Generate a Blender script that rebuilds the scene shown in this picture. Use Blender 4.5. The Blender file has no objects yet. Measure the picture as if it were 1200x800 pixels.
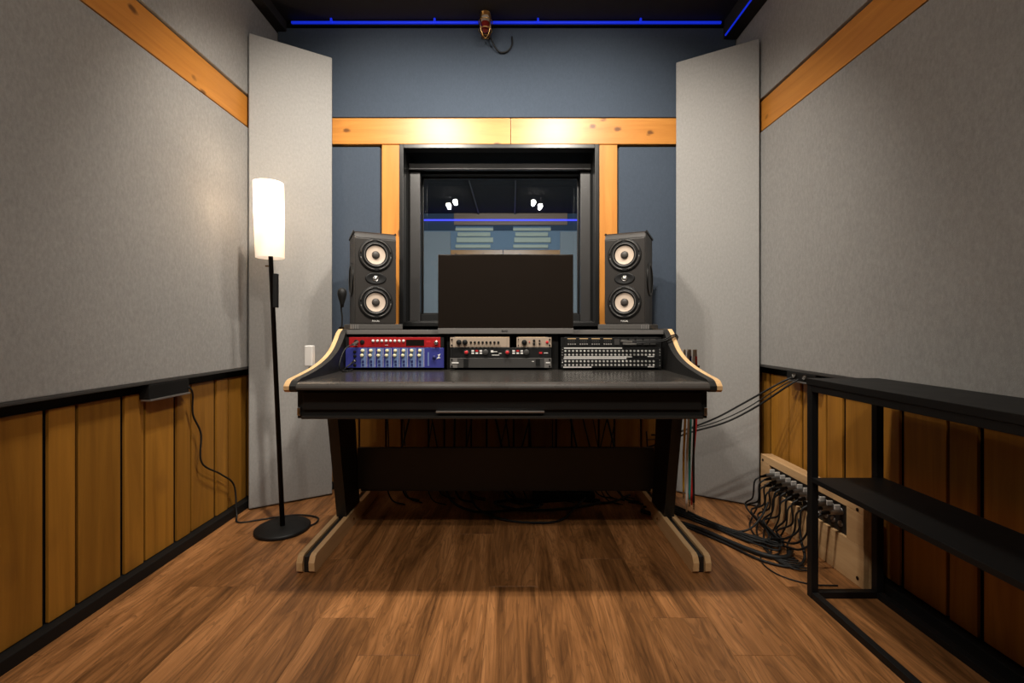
import bpy, bmesh, math, random
from mathutils import Vector, Matrix
random.seed(7)
R = math.radians
PI = math.pi
scn = bpy.context.scene
C = scn.collection

# ------------------------------------------------------------------ camera, world, exposure
cam_d = bpy.data.cameras.new('camera')
cam_d.lens = 16.0; cam_d.sensor_width = 36.0; cam_d.clip_start = 0.02
cam_d.shift_y = -16/1200
cam = bpy.data.objects.new('camera', cam_d); C.objects.link(cam)
cam.location = (0, 0, 1.0); cam.rotation_euler = (R(90), 0, 0)
scn.camera = cam
w = bpy.data.worlds.new('world'); scn.world = w; w.use_nodes = True
w.node_tree.nodes['Background'].inputs[0].default_value = (0.02, 0.018, 0.016, 1)
w.node_tree.nodes['Background'].inputs[1].default_value = 0.3
scn.view_settings.view_transform = 'Standard'
scn.view_settings.look = 'None'
scn.view_settings.gamma = 1.0
scn.view_settings.use_curve_mapping = False
scn.view_settings.exposure = 0.0
SPOT_W = 78.0        # each head of the two twin spots above the desk
REAR_W = 35.0        # each head of the two twin spots behind the camera
LAMP_W = 2.0         # bulb of the floor lamp
LIVE_W = 270.0       # added unseen light for the live room behind the glass
WARM = (1.0, 0.92, 0.81)

# ------------------------------------------------------------------ materials
def new_mat(name):
    m = bpy.data.materials.new(name); m.use_nodes = True
    nt = m.node_tree
    return m, nt, nt.nodes['Principled BSDF']
def N(nt, t, **kw):
    n = nt.nodes.new(t)
    for k, v in kw.items(): setattr(n, k, v)
    return n
def plain(name, col, rough=0.5, metal=0.0, coat=0.0, spec=0.5, bump=0.0, bscale=300):
    m, nt, b = new_mat(name)
    b.inputs['Base Color'].default_value = (*col, 1)
    b.inputs['Roughness'].default_value = rough
    b.inputs['Metallic'].default_value = metal
    b.inputs['Coat Weight'].default_value = coat
    b.inputs['Specular IOR Level'].default_value = spec
    tc = N(nt, 'ShaderNodeTexCoord'); no = N(nt, 'ShaderNodeTexNoise')
    no.inputs['Scale'].default_value = 14; no.inputs['Detail'].default_value = 3
    nt.links.new(tc.outputs['Object'], no.inputs['Vector'])
    mr = N(nt, 'ShaderNodeMapRange')
    mr.inputs['To Min'].default_value = max(0.02, rough-0.05); mr.inputs['To Max'].default_value = min(1, rough+0.05)
    nt.links.new(no.outputs['Fac'], mr.inputs['Value']); nt.links.new(mr.outputs['Result'], b.inputs['Roughness'])
    if bump:
        n2 = N(nt, 'ShaderNodeTexNoise'); n2.inputs['Scale'].default_value = bscale
        nt.links.new(tc.outputs['Object'], n2.inputs['Vector'])
        bp = N(nt, 'ShaderNodeBump'); bp.inputs['Strength'].default_value = bump; bp.inputs['Distance'].default_value = 0.002
        nt.links.new(n2.outputs['Fac'], bp.inputs['Height']); nt.links.new(bp.outputs['Normal'], b.inputs['Normal'])
    return m
def emit(name, col, s):
    m, nt, b = new_mat(name)
    b.inputs['Base Color'].default_value = (*col, 1)
    b.inputs['Emission Color'].default_value = (*col, 1)
    b.inputs['Emission Strength'].default_value = s
    return m
def fabric(name, c1, c2, bump=0.25, weave=420):
    m, nt, b = new_mat(name)
    tc = N(nt, 'ShaderNodeTexCoord')
    n1 = N(nt, 'ShaderNodeTexNoise'); n1.inputs['Scale'].default_value = 95; n1.inputs['Detail'].default_value = 6; n1.inputs['Roughness'].default_value = 0.7
    mp = N(nt, 'ShaderNodeMapping'); mp.inputs['Scale'].default_value = (1, 1, 0.55)
    nt.links.new(tc.outputs['Object'], mp.inputs['Vector']); nt.links.new(mp.outputs['Vector'], n1.inputs['Vector'])
    n2 = N(nt, 'ShaderNodeTexNoise'); n2.inputs['Scale'].default_value = 2.2; n2.inputs['Detail'].default_value = 3
    nt.links.new(tc.outputs['Object'], n2.inputs['Vector'])
    mx = N(nt, 'ShaderNodeMath', operation='MULTIPLY_ADD'); mx.inputs[1].default_value = 0.22
    nt.links.new(n2.outputs['Fac'], mx.inputs[0]); nt.links.new(n1.outputs['Fac'], mx.inputs[2])
    cr = N(nt, 'ShaderNodeValToRGB')
    cr.color_ramp.elements[0].position = 0.42; cr.color_ramp.elements[0].color = (*c1, 1)
    cr.color_ramp.elements[1].position = 0.92; cr.color_ramp.elements[1].color = (*c2, 1)
    nt.links.new(mx.outputs[0], cr.inputs['Fac']); nt.links.new(cr.outputs['Color'], b.inputs['Base Color'])
    b.inputs['Roughness'].default_value = 0.95; b.inputs['Specular IOR Level'].default_value = 0.15
    b.inputs['Sheen Weight'].default_value = 0.1
    n3 = N(nt, 'ShaderNodeTexNoise'); n3.inputs['Scale'].default_value = weave; n3.inputs['Detail'].default_value = 2
    nt.links.new(tc.outputs['Object'], n3.inputs['Vector'])
    bp = N(nt, 'ShaderNodeBump'); bp.inputs['Strength'].default_value = bump; bp.inputs['Distance'].default_value = 0.003
    nt.links.new(n3.outputs['Fac'], bp.inputs['Height']); nt.links.new(bp.outputs['Normal'], b.inputs['Normal'])
    return m
def wood(name, c1, c2, axis, fine=26.0, along=1.3, rough=0.45, knots=0.0, vary=0.15, dist=0.8, coat=0.0, lo=0.3, hi=0.72, spec=0.4, kscale=8.5):
    m, nt, b = new_mat(name); L = nt.links.new
    tc = N(nt, 'ShaderNodeTexCoord'); oi = N(nt, 'ShaderNodeObjectInfo')
    mu = N(nt, 'ShaderNodeMath', operation='MULTIPLY'); mu.inputs[1].default_value = 37.0; L(oi.outputs['Random'], mu.inputs[0])
    ad = N(nt, 'ShaderNodeVectorMath', operation='ADD'); L(tc.outputs['Object'], ad.inputs[0]); L(mu.outputs[0], ad.inputs[1])
    mp = N(nt, 'ShaderNodeMapping'); s = [fine]*3; s['xyz'.index(axis)] = along; mp.inputs['Scale'].default_value = s
    L(ad.outputs[0], mp.inputs['Vector'])
    n1 = N(nt, 'ShaderNodeTexNoise'); n1.inputs['Scale'].default_value = 1.0; n1.inputs['Detail'].default_value = 7
    n1.inputs['Roughness'].default_value = 0.62; n1.inputs['Distortion'].default_value = dist
    L(mp.outputs[0], n1.inputs['Vector'])
    cr = N(nt, 'ShaderNodeValToRGB')
    cr.color_ramp.elements[0].position = lo; cr.color_ramp.elements[0].color = (*c1, 1)
    cr.color_ramp.elements[1].position = hi; cr.color_ramp.elements[1].color = (*c2, 1)
    L(n1.outputs['Fac'], cr.inputs['Fac'])
    col = cr.outputs['Color']
    if knots:
        mk = N(nt, 'ShaderNodeMapping'); ks = [kscale]*3; ks['xyz'.index(axis)] = kscale*0.62; mk.inputs['Scale'].default_value = ks
        L(ad.outputs[0], mk.inputs['Vector'])
        nk = N(nt, 'ShaderNodeTexNoise'); nk.inputs['Scale'].default_value = 6; L(mk.outputs[0], nk.inputs['Vector'])
        av = N(nt, 'ShaderNodeVectorMath', operation='MULTIPLY_ADD'); av.inputs[1].default_value = (.12, .12, .12)
        L(nk.outputs['Color'], av.inputs[0]); L(mk.outputs[0], av.inputs[2])
        vo = N(nt, 'ShaderNodeTexVoronoi'); vo.inputs['Scale'].default_value = 1.0; L(av.outputs[0], vo.inputs['Vector'])
        mr = N(nt, 'ShaderNodeMapRange'); mr.inputs['From Min'].default_value = 0.07; mr.inputs['From Max'].default_value = 0.15
        mr.inputs['To Min'].default_value = knots; mr.inputs['To Max'].default_value = 0.0
        L(vo.outputs['Distance'], mr.inputs['Value'])
        mixk = N(nt, 'ShaderNodeMix', data_type='RGBA'); mixk.inputs[7].default_value = (0.10, 0.035, 0.008, 1)
        L(mr.outputs[0], mixk.inputs[0]); L(col, mixk.inputs[6]); col = mixk.outputs[2]
    hs = N(nt, 'ShaderNodeHueSaturation')
    mv = N(nt, 'ShaderNodeMapRange'); mv.inputs['To Min'].default_value = 1-vary; mv.inputs['To Max'].default_value = 1+vary
    L(oi.outputs['Random'], mv.inputs['Value']); L(mv.outputs[0], hs.inputs['Value']); L(col, hs.inputs['Color'])
    L(hs.outputs['Color'], b.inputs['Base Color'])
    b.inputs['Roughness'].default_value = rough; b.inputs['Coat Weight'].default_value = coat; b.inputs['Specular IOR Level'].default_value = spec
    bp = N(nt, 'ShaderNodeBump'); bp.inputs['Strength'].default_value = 0.12; bp.inputs['Distance'].default_value = 0.002
    L(n1.outputs['Fac'], bp.inputs['Height']); L(bp.outputs['Normal'], b.inputs['Normal'])
    return m
def floor_wood(name):
    m, nt, b = new_mat(name); L = nt.links.new
    tc = N(nt, 'ShaderNodeTexCoord'); oi = N(nt, 'ShaderNodeObjectInfo')
    mu = N(nt, 'ShaderNodeMath', operation='MULTIPLY'); mu.inputs[1].default_value = 53.0; L(oi.outputs['Random'], mu.inputs[0])
    ad = N(nt, 'ShaderNodeVectorMath', operation='ADD'); L(tc.outputs['Object'], ad.inputs[0]); L(mu.outputs[0], ad.inputs[1])
    def noise(scale, det, rgh, dist):
        mp = N(nt, 'ShaderNodeMapping'); mp.inputs['Scale'].default_value = scale; L(ad.outputs[0], mp.inputs['Vector'])
        n = N(nt, 'ShaderNodeTexNoise'); n.inputs['Scale'].default_value = 1; n.inputs['Detail'].default_value = det
        n.inputs['Roughness'].default_value = rgh; n.inputs['Distortion'].default_value = dist; L(mp.outputs[0], n.inputs['Vector'])
        return n
    broad = noise((7.0, 0.95, 7.0), 3.5, 0.55, 1.3)
    fine = noise((60, 3.2, 60), 6, 0.65, 0.6)
    cr = N(nt, 'ShaderNodeValToRGB')
    e = cr.color_ramp.elements
    e[0].position = 0.36; e[0].color = (0.095, 0.039, 0.012, 1)
    e[1].position = 0.66; e[1].color = (0.48, 0.215, 0.078, 1)
    e2 = cr.color_ramp.elements.new(0.5); e2.color = (0.275, 0.116, 0.038, 1)
    mx = N(nt, 'ShaderNodeMath', operation='MULTIPLY_ADD'); mx.inputs[1].default_value = 0.42
    sb = N(nt, 'ShaderNodeMath', operation='MULTIPLY'); sb.inputs[1].default_value = 0.62
    L(broad.outputs['Fac'], sb.inputs[0]); L(fine.outputs['Fac'], mx.inputs[0]); L(sb.outputs[0], mx.inputs[2])
    L(mx.outputs[0], cr.inputs['Fac'])
    # dark open-grain streaks along cathedral lines
    wv = N(nt, 'ShaderNodeMath', operation='MULTIPLY'); wv.inputs[1].default_value = 13.0; L(broad.outputs['Fac'], wv.inputs[0])
    fr = N(nt, 'ShaderNodeMath', operation='FRACT'); L(wv.outputs[0], fr.inputs[0])
    mr = N(nt, 'ShaderNodeMapRange'); mr.inputs['From Min'].default_value = 0.0; mr.inputs['From Max'].default_value = 0.45
    mr.inputs['To Min'].default_value = 0.85; mr.inputs['To Max'].default_value = 0.0; L(fr.outputs[0], mr.inputs['Value'])
    mm = N(nt, 'ShaderNodeMath', operation='MULTIPLY'); L(mr.outputs[0], mm.inputs[0]); L(fine.outputs['Fac'], mm.inputs[1])
    mix = N(nt, 'ShaderNodeMix', data_type='RGBA'); mix.inputs[7].default_value = (0.06, 0.026, 0.010, 1)
    L(mm.outputs[0], mix.inputs[0]); L(cr.outputs['Color'], mix.inputs[6])
    streak = noise((48, 3.4, 48), 6, 0.68, 1.6)
    ms = N(nt, 'ShaderNodeMapRange'); ms.inputs['From Min'].default_value = 0.54; ms.inputs['From Max'].default_value = 0.70
    ms.inputs['To Min'].default_value = 0.0; ms.inputs['To Max'].default_value = 0.5; L(streak.outputs['Fac'], ms.inputs['Value'])
    mix2 = N(nt, 'ShaderNodeMix', data_type='RGBA'); mix2.inputs[7].default_value = (0.075, 0.031, 0.011, 1)
    L(ms.outputs[0], mix2.inputs[0]); L(mix.outputs[2], mix2.inputs[6])
    hs = N(nt, 'ShaderNodeHueSaturation')
    mv = N(nt, 'ShaderNodeMapRange'); mv.inputs['To Min'].default_value = 0.88; mv.inputs['To Max'].default_value = 1.10
    L(oi.outputs['Random'], mv.inputs['Value']); L(mv.outputs[0], hs.inputs['Value']); L(mix2.outputs[2], hs.inputs['Color'])
    L(hs.outputs['Color'], b.inputs['Base Color'])
    b.inputs['Roughness'].default_value = 0.42; b.inputs['Specular IOR Level'].default_value = 0.35
    bp = N(nt, 'ShaderNodeBump'); bp.inputs['Strength'].default_value = 0.1; bp.inputs['Distance'].default_value = 0.002
    L(fine.outputs['Fac'], bp.inputs['Height']); L(bp.outputs['Normal'], b.inputs['Normal'])
    return m
def glass(name, tint=(0.86, 0.92, 0.95), refl=0.5):
    m, nt, b = new_mat(name); nt.nodes.remove(b)
    out = nt.nodes['Material Output']
    tr = N(nt, 'ShaderNodeBsdfTransparent'); tr.inputs[0].default_value = (*tint, 1)
    gl = N(nt, 'ShaderNodeBsdfGlossy'); gl.inputs['Roughness'].default_value = 0.0
    fr = N(nt, 'ShaderNodeFresnel'); fr.inputs['IOR'].default_value = 1.5
    mx = N(nt, 'ShaderNodeMixShader')
    nt.links.new(fr.outputs[0], mx.inputs[0]); nt.links.new(tr.outputs[0], mx.inputs[1]); nt.links.new(gl.outputs[0], mx.inputs[2])
    nt.links.new(mx.outputs[0], out.inputs['Surface'])
    return m
def shade_mat(name):
    m, nt, b = new_mat(name); nt.nodes.remove(b); out = nt.nodes['Material Output']
    tl = N(nt, 'ShaderNodeBsdfTranslucent'); tl.inputs[0].default_value = (0.9, 0.82, 0.72, 1)
    df = N(nt, 'ShaderNodeBsdfDiffuse'); df.inputs[0].default_value = (0.85, 0.80, 0.74, 1)
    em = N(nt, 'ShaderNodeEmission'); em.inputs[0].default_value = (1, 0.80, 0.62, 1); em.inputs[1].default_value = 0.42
    mx = N(nt, 'ShaderNodeMixShader'); mx.inputs[0].default_value = 0.5
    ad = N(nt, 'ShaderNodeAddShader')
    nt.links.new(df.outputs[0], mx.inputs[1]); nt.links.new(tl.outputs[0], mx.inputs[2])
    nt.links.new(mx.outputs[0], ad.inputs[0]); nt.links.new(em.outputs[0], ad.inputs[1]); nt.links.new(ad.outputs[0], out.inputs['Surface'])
    return m

M = dict(
    fabric=fabric('grey_fabric', (0.250, 0.244, 0.234), (0.365, 0.357, 0.343)),
    fabric_light=fabric('pale_grey_fabric', (0.275, 0.268, 0.257), (0.355, 0.347, 0.333)),
    navy=fabric('navy_fabric', (0.052, 0.068, 0.094), (0.065, 0.084, 0.114), bump=0.1),
    live_blue=fabric('live_room_blue', (0.20, 0.25, 0.30), (0.24, 0.29, 0.34), bump=0.1),
    black=plain('black_paint', (0.006, 0.006, 0.006), 0.6, spec=0.25),
    ceil=plain('ceiling_black', (0.018, 0.016, 0.014), 0.85, bump=0.2, bscale=60),
    lam=plain('black_laminate', (0.011, 0.0105, 0.010), 0.42, bump=0.05),
    top=plain('desk_top_black', (0.030, 0.027, 0.024), 0.24, spec=0.6, bump=0.03),
    frame=plain('window_black', (0.010, 0.0098, 0.0096), 0.3),
    rail=plain('window_grey', (0.029, 0.0275, 0.027), 0.35),
    steel=plain('black_steel', (0.006, 0.006, 0.006), 0.55, metal=0.0, spec=0.3),
    nosing=plain('desk_nosing', (0.055, 0.049, 0.044), 0.28, spec=0.6),
    rubber=plain('black_rubber', (0.007, 0.007, 0.007), 0.55, spec=0.35),
    gear_black=plain('gear_black', (0.006, 0.006, 0.006), 0.5, spec=0.35),
    nickel=plain('nickel', (0.62, 0.60, 0.57), 0.3, metal=0.35),
    chrome=plain('chrome', (0.75, 0.74, 0.72), 0.22, metal=1.0),
    alu=plain('brushed_aluminium', (0.42, 0.40, 0.38), 0.4, metal=0.85),
    grey=plain('grey_plastic', (0.135, 0.127, 0.12), 0.5),
    dgrey=plain('dark_grey_metal', (0.045, 0.043, 0.041), 0.45),
    white=plain('white_plastic', (0.78, 0.76, 0.73), 0.5),
    cream=plain('cream_knob', (0.72, 0.66, 0.42), 0.4),
    red=plain('red_panel', (0.36, 0.009, 0.012), 0.38),
    redk=plain('red_plastic', (0.55, 0.02, 0.025), 0.4),
    blue=plain('blue_panel', (0.034, 0.040, 0.235), 0.42),
    blue2=plain('pale_blue_strip', (0.15, 0.22, 0.42), 0.45),
    dblue=plain('dark_blue_button', (0.02, 0.025, 0.13), 0.45),
    beige=plain('beige_panel', (0.40, 0.315, 0.24), 0.45),
    beige2=plain('legend_reflection_tan', (0.62, 0.42, 0.22), 0.4),
    screen=plain('screen_gloss', (0.012, 0.009, 0.007), 0.12, spec=0.5),
    spk=plain('speaker_vinyl', (0.019, 0.0160, 0.0138), 0.5, spec=0.35, bump=0.06),
    spk_dark=plain('speaker_rubber', (0.006, 0.006, 0.006), 0.5, spec=0.3),
    spk_ring=plain('speaker_ring', (0.036, 0.033, 0.030), 0.4),
    cone=plain('flax_cone', (0.52, 0.42, 0.335), 0.6, bump=0.1, bscale=500),
    dust=plain('dust_cap', (0.045, 0.038, 0.033), 0.5),
    brass=plain('brass', (0.62, 0.38, 0.14), 0.3, metal=1.0),
    redglass=plain('red_glass', (0.16, 0.012, 0.010), 0.12, coat=0.6),
    frosted=plain('frosted_glass', (0.55, 0.48, 0.42), 0.25),
    foam=plain('grey_foam', (0.07, 0.065, 0.06), 0.9, bump=0.4, bscale=200),
    yellow=plain('yellow_cable', (0.62, 0.36, 0.03), 0.5),
    teal=plain('teal_cable', (0.03, 0.33, 0.30), 0.5),
    redc=plain('red_cable', (0.62, 0.03, 0.03), 0.5),
    whitec=plain('white_cable', (0.62, 0.60, 0.57), 0.5),
    slat=plain('pale_slat', (0.50, 0.47, 0.34), 0.6),
    pine=wood('orange_pine', (0.47, 0.175, 0.028), (0.62, 0.265, 0.052), 'x', fine=20, along=1.6, rough=0.38, knots=0.85, vary=0.05, spec=0.5),
    pine_y=wood('orange_pine_side', (0.50, 0.185, 0.028), (0.66, 0.28, 0.052), 'y', fine=20, along=1.4, rough=0.42, knots=0.85, vary=0.05),
    pine_z=wood('orange_pine_post', (0.47, 0.175, 0.028), (0.62, 0.265, 0.052), 'z', fine=20, along=1.6, rough=0.38, knots=0.85, vary=0.05),
    ochre=wood('ochre_board', (0.245, 0.102, 0.011), (0.41, 0.182, 0.022), 'z', fine=16, along=1.0, rough=0.5, knots=0.25, vary=0.16, kscale=3.2),
    ply=wood('birch_ply', (0.62, 0.38, 0.17), (0.76, 0.50, 0.26), 'y', fine=30, along=2, rough=0.45, vary=0.03),
    ply_side=wood('maple_side', (0.42, 0.225, 0.075), (0.55, 0.31, 0.115), 'y', fine=22, along=1.5, rough=0.5, vary=0.03),
    box=wood('box_wood', (0.46, 0.27, 0.12), (0.66, 0.43, 0.22), 'y', fine=18, along=1.5, rough=0.55, knots=0.2, vary=0.08),
    livewood=wood('live_room_wood', (0.20, 0.11, 0.06), (0.28, 0.16, 0.09), 'x', rough=0.5),
    floor=floor_wood('oak_laminate'),
    glass=glass('window_glass'),
    led=emit('blue_led', (0.008, 0.035, 1.0), 0.45),
    led2=emit('violet_led', (0.07, 0.07, 1.0), 1.3),
    bulb=emit('lamp_bulb', (1.0, 0.9, 0.78), 90.0),
    shade=shade_mat('lamp_shade_fabric'),
)

# ------------------------------------------------------------------ geometry helpers
def bmnew(): return bmesh.new()
def box(bm, x0, x1, y0, y1, z0, z1, bev=0.0, seg=2):
    n0 = set(bm.verts) if bev else None
    r = bmesh.ops.create_cube(bm, size=1.0)
    vs = r['verts']
    sx, sy, sz = x1-x0, y1-y0, z1-z0
    for v in vs:
        v.co = Vector(((x0+x1)/2 + v.co.x*sx, (y0+y1)/2 + v.co.y*sy, (z0+z1)/2 + v.co.z*sz))
    if bev:
        es = list({e for v in vs for e in v.link_edges})
        bmesh.ops.bevel(bm, geom=es, offset=bev, segments=seg, affect='EDGES', profile=0.6)
    return bm
def bx(*a, **k): return box(bmnew(), *a, **k)
def lathe(bm, prof, mat=Matrix(), seg=32, smooth=True):
    rings = []
    for r, h in prof:
        if r < 1e-6: rings.append([bm.verts.new(mat @ Vector((0, 0, h)))])
        else: rings.append([bm.verts.new(mat @ Vector((r*math.cos(2*PI*i/seg), r*math.sin(2*PI*i/seg), h))) for i in range(seg)])
    for a, b in zip(rings, rings[1:]):
        for i in range(seg):
            j = (i+1) % seg
            if len(a) == 1 and len(b) == 1: continue
            if len(a) == 1: f = bm.faces.new((a[0], b[i], b[j]))
            elif len(b) == 1: f = bm.faces.new((a[i], b[0], a[j]))
            else: f = bm.faces.new((a[i], b[i], b[j], a[j]))
            f.smooth = smooth
    return bm
def cyl(bm, p0, p1, r0, r1=None, seg=16):
    r1 = r0 if r1 is None else r1
    p0, p1 = Vector(p0), Vector(p1); d = p1-p0
    q = d.to_track_quat('Z', 'Y').to_matrix().to_4x4(); q.translation = p0
    L = d.length
    return lathe(bm, [(0, 0), (r0, 0), (r0, 0), (r1, L), (r1, L), (0, L)], q, seg)
def cy(*a, **k): return cyl(bmnew(), *a, **k)
def prism(bm, pts, axis, a0, a1):
    """pts: 2D outline (u,v); axis x -> (y,z) outline, y -> (x,z), z -> (x,y)"""
    def mk(u, v, a):
        return {'x': (a, u, v), 'y': (u, a, v), 'z': (u, v, a)}[axis]
    A = [bm.verts.new(mk(u, v, a0)) for u, v in pts]
    B = [bm.verts.new(mk(u, v, a1)) for u, v in pts]
    bm.faces.new(A); bm.faces.new(B[::-1])
    n = len(pts)
    for i in range(n): bm.faces.new((A[i], B[i], B[(i+1) % n], A[(i+1) % n]))
    bmesh.ops.recalc_face_normals(bm, faces=bm.faces[:])
    return bm
def catmull(pts, n=8):
    P = [Vector(p) for p in pts]; P = [2*P[0]-P[1]] + P + [2*P[-1]-P[-2]]
    out = []
    for i in range(1, len(P)-2):
        for k in range(n):
            t = k/n; a, b, c, d = P[i-1], P[i], P[i+1], P[i+2]
            out.append(0.5*((2*b)+(c-a)*t+(2*a-5*b+4*c-d)*t*t+(3*b-a-3*c+d)*t**3))
    out.append(P[-2]); return out
def tube(bm, pts, r, seg=8, n=8, raw=False):
    P = [Vector(p) for p in pts] if raw else catmull(pts, n)
    up = Vector((0, 0, 1)); rings = []
    T = (P[1]-P[0]).normalized()
    if abs(T.dot(up)) > 0.95: up = Vector((1, 0, 0))
    u = T.cross(up).normalized()
    for i, p in enumerate(P):
        t = (P[min(i+1, len(P)-1)] - P[max(i-1, 0)]).normalized()
        u = (u - t*u.dot(t)).normalized(); v = t.cross(u)
        rings.append([bm.verts.new(p + r*(u*math.cos(2*PI*k/seg) + v*math.sin(2*PI*k/seg))) for k in range(seg)])
    for a, b in zip(rings, rings[1:]):
        for k in range(seg):
            f = bm.faces.new((a[k], a[(k+1) % seg], b[(k+1) % seg], b[k])); f.smooth = True
    bm.faces.new(rings[0][::-1]); bm.faces.new(rings[-1])
    return bm
def wloc(o):
    v = Vector((0, 0, 0))
    while o: v = v + o.location; o = o.parent
    return v
def finish(bm, name, mat):
    me = bpy.data.meshes.new(name); bm.to_mesh(me); bm.free()
    if mat is not None: me.materials.append(M[mat] if isinstance(mat, str) else mat)
    return me
def part(name, bm, mat, parent, local=False):
    """bm in world coordinates (or in the parent's frame when local)"""
    o = bpy.data.objects.new(name, None) if bm is None else None
    if o is None:
        if not local: bmesh.ops.translate(bm, verts=bm.verts[:], vec=-wloc(parent))
        o = bpy.data.objects.new(name, finish(bm, name, mat))
    C.objects.link(o); o.parent = parent
    return o
def inst(name, me, parent, loc):
    o = bpy.data.objects.new(name, me); C.objects.link(o); o.parent = parent; o.location = loc
    return o
def tag(o, label, cat, group=None):
    o['label'] = label; o['category'] = cat
    if group: o['group'] = group
    return o
def thing(name, label, cat, loc, rz=0, group=None):
    o = bpy.data.objects.new(name, None); C.objects.link(o); o.empty_display_size = 0.05
    o.location = loc; o.rotation_euler = (0, 0, rz)
    return tag(o, label, cat, group)
def solo(name, bm, mat, label, cat, group=None):
    """a thing that is one mesh; origin at its base"""
    xs = [v.co for v in bm.verts]
    mn = Vector((min(c.x for c in xs), min(c.y for c in xs), min(c.z for c in xs)))
    mx = Vector((max(c.x for c in xs), max(c.y for c in xs), max(c.z for c in xs)))
    c = Vector(((mn.x+mx.x)/2, (mn.y+mx.y)/2, mn.z))
    bmesh.ops.translate(bm, verts=bm.verts[:], vec=-c)
    o = bpy.data.objects.new(name, finish(bm, name, mat)); C.objects.link(o); o.location = c
    return tag(o, label, cat, group)
def struct(name, bm, mat):
    o = bpy.data.objects.new(name, finish(bm, name, mat) if bm else None); C.objects.link(o)
    o['kind'] = 'structure'
    return o
def text_part(name, body, size, mat, parent, M4):
    cu = bpy.data.curves.new(name, 'FONT'); cu.body = body; cu.size = size; cu.align_x = 'CENTER'; cu.extrude = 0.0004
    tmp = bpy.data.objects.new('tmp', cu); C.objects.link(tmp)
    dg = bpy.context.evaluated_depsgraph_get()
    me = bpy.data.meshes.new_from_object(tmp.evaluated_get(dg)); bpy.data.objects.remove(tmp)
    me.materials.clear(); me.materials.append(M[mat])
    o = bpy.data.objects.new(name, me); C.objects.link(o); o.parent = parent; o.matrix_local = M4
    return o

# ------------------------------------------------------------------ room dimensions
XL, XR = -1.46, 1.395          # fabric faces
YB, YR = 2.85, -2.45           # window wall, rear wall
ZC = 2.90                      # ceiling

# floor: sub-floor with single planks
floor = struct('floor', bx(-1.62, 1.56, YR-.1, YB+.02, -0.10, -0.014), 'black')
PW, PL = 0.192, 1.28
pm = finish(bx(-PW/2+.0003, PW/2-.0003, -PL/2+.0006, PL/2-.0006, -0.013, 0.0, bev=0.0005, seg=1), 'plank', 'floor')
row = 0; x = -1.53
offs = [0.0, 0.46, 0.91, 0.24, 0.70, 1.10]
while x < 1.50:
    y = YR + PL/2 - offs[row % 6]
    while y - PL/2 < YB:
        a, b = max(y-PL/2, YR), min(y+PL/2, YB)
        if b-a > PL-1e-4: inst('plank', pm, floor, (x, y, 0))
        elif b-a > 0.03:
            inst('plank', finish(bx(-PW/2+.0003, PW/2-.0003, -(b-a)/2+.0006, (b-a)/2-.0006, -0.013, 0.0, bev=0.0005, seg=1), 'plank', 'floor'), floor, (x, (a+b)/2, 0))
        y += PL
    x += PW; row += 1

struct('ceiling', bx(-1.66, 1.60, YR-.1, YB+.35, ZC, ZC+0.1), 'ceil')

# side walls
def side_wall(name, s, xf, zbot, zb0, zb1, edges):
    """s=-1 left, +1 right; xf fabric face; zbot fabric bottom; beam zb0..zb1; edges: board boundaries along y"""
    def X(a, b): return (a, b) if a < b else (b, a)
    wl = struct(name, bx(*X(xf+s*.055, xf+s*.16), YR, YB+.3, 0, ZC), 'black')
    part('fabric_panel', bx(*X(xf, xf+s*.056), YR+.01, YB-.01, zbot, zb0-.012, bev=.004), 'fabric', wl)
    part('fabric_panel', bx(*X(xf, xf+s*.056), YR+.01, YB-.01, zb1+.008, 2.835, bev=.004), 'fabric', wl)
    part('beam', bx(*X(xf+s*.010, xf+s*.056), YR+.01, YB-.01, zb0, zb1, bev=.003), 'pine_y', wl)
    part('cover_strip', bx(*X(xf-s*.004, xf+s*.03), YR+.01, YB-.01, zbot-.012, zbot-.001, bev=.002), 'dgrey', wl)
    cache = {}
    for i, (a, b) in enumerate(zip(edges, edges[1:])):
        k = round(b-a, 3)
        if k not in cache:
            hw = k/2-.008
            cache[k] = finish(bx(-.006, .006, -hw, hw, 0.0, zbot-.05-.045, bev=.002), 'board', 'ochre')
        o = inst('board', cache[k], wl, (xf+s*(.045 if i % 2 else .049), (a+b)/2, .045))
    return wl
def pattern(y0, seq, lo, hi):
    """known edges seq then alternate .105/.175 both ways"""
    e = list(seq)
    wds = (0.105, 0.175)
    k = 0 if (e[1]-e[0]) > .14 else 1
    while e[0] > lo+.06: e.insert(0, round(max(e[0]-wds[k], lo), 4)); k = 1-k
    k = 0 if (e[-1]-e[-2]) > .14 else 1
    while e[-1] < hi-.06: e.append(round(min(e[-1]+wds[k], hi), 4)); k = 1-k
    return e
LE = pattern(0, [1.465, 1.570, 1.755, 1.860, 2.030, 2.128, 2.303, 2.408], -2.40, 2.82)
RE = pattern(0, [1.395, 1.500, 1.678, 1.782, 1.970, 2.078, 2.255, 2.36], -2.40, 2.82)
wall_left = side_wall('wall_left', -1, XL, .785, 2.118, 2.282, LE)
wall_right = side_wall('wall_right', 1, XR, .795, 2.108, 2.275, RE)
struct('baseboard_left', bx(XL-.056, XL-.005, YR+.01, 2.82, 0, .042, bev=.003), 'black')
struct('baseboard_right', bx(XR+.005, XR+.056, YR+.01, 2.82, 0, .042, bev=.003), 'black')

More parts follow.
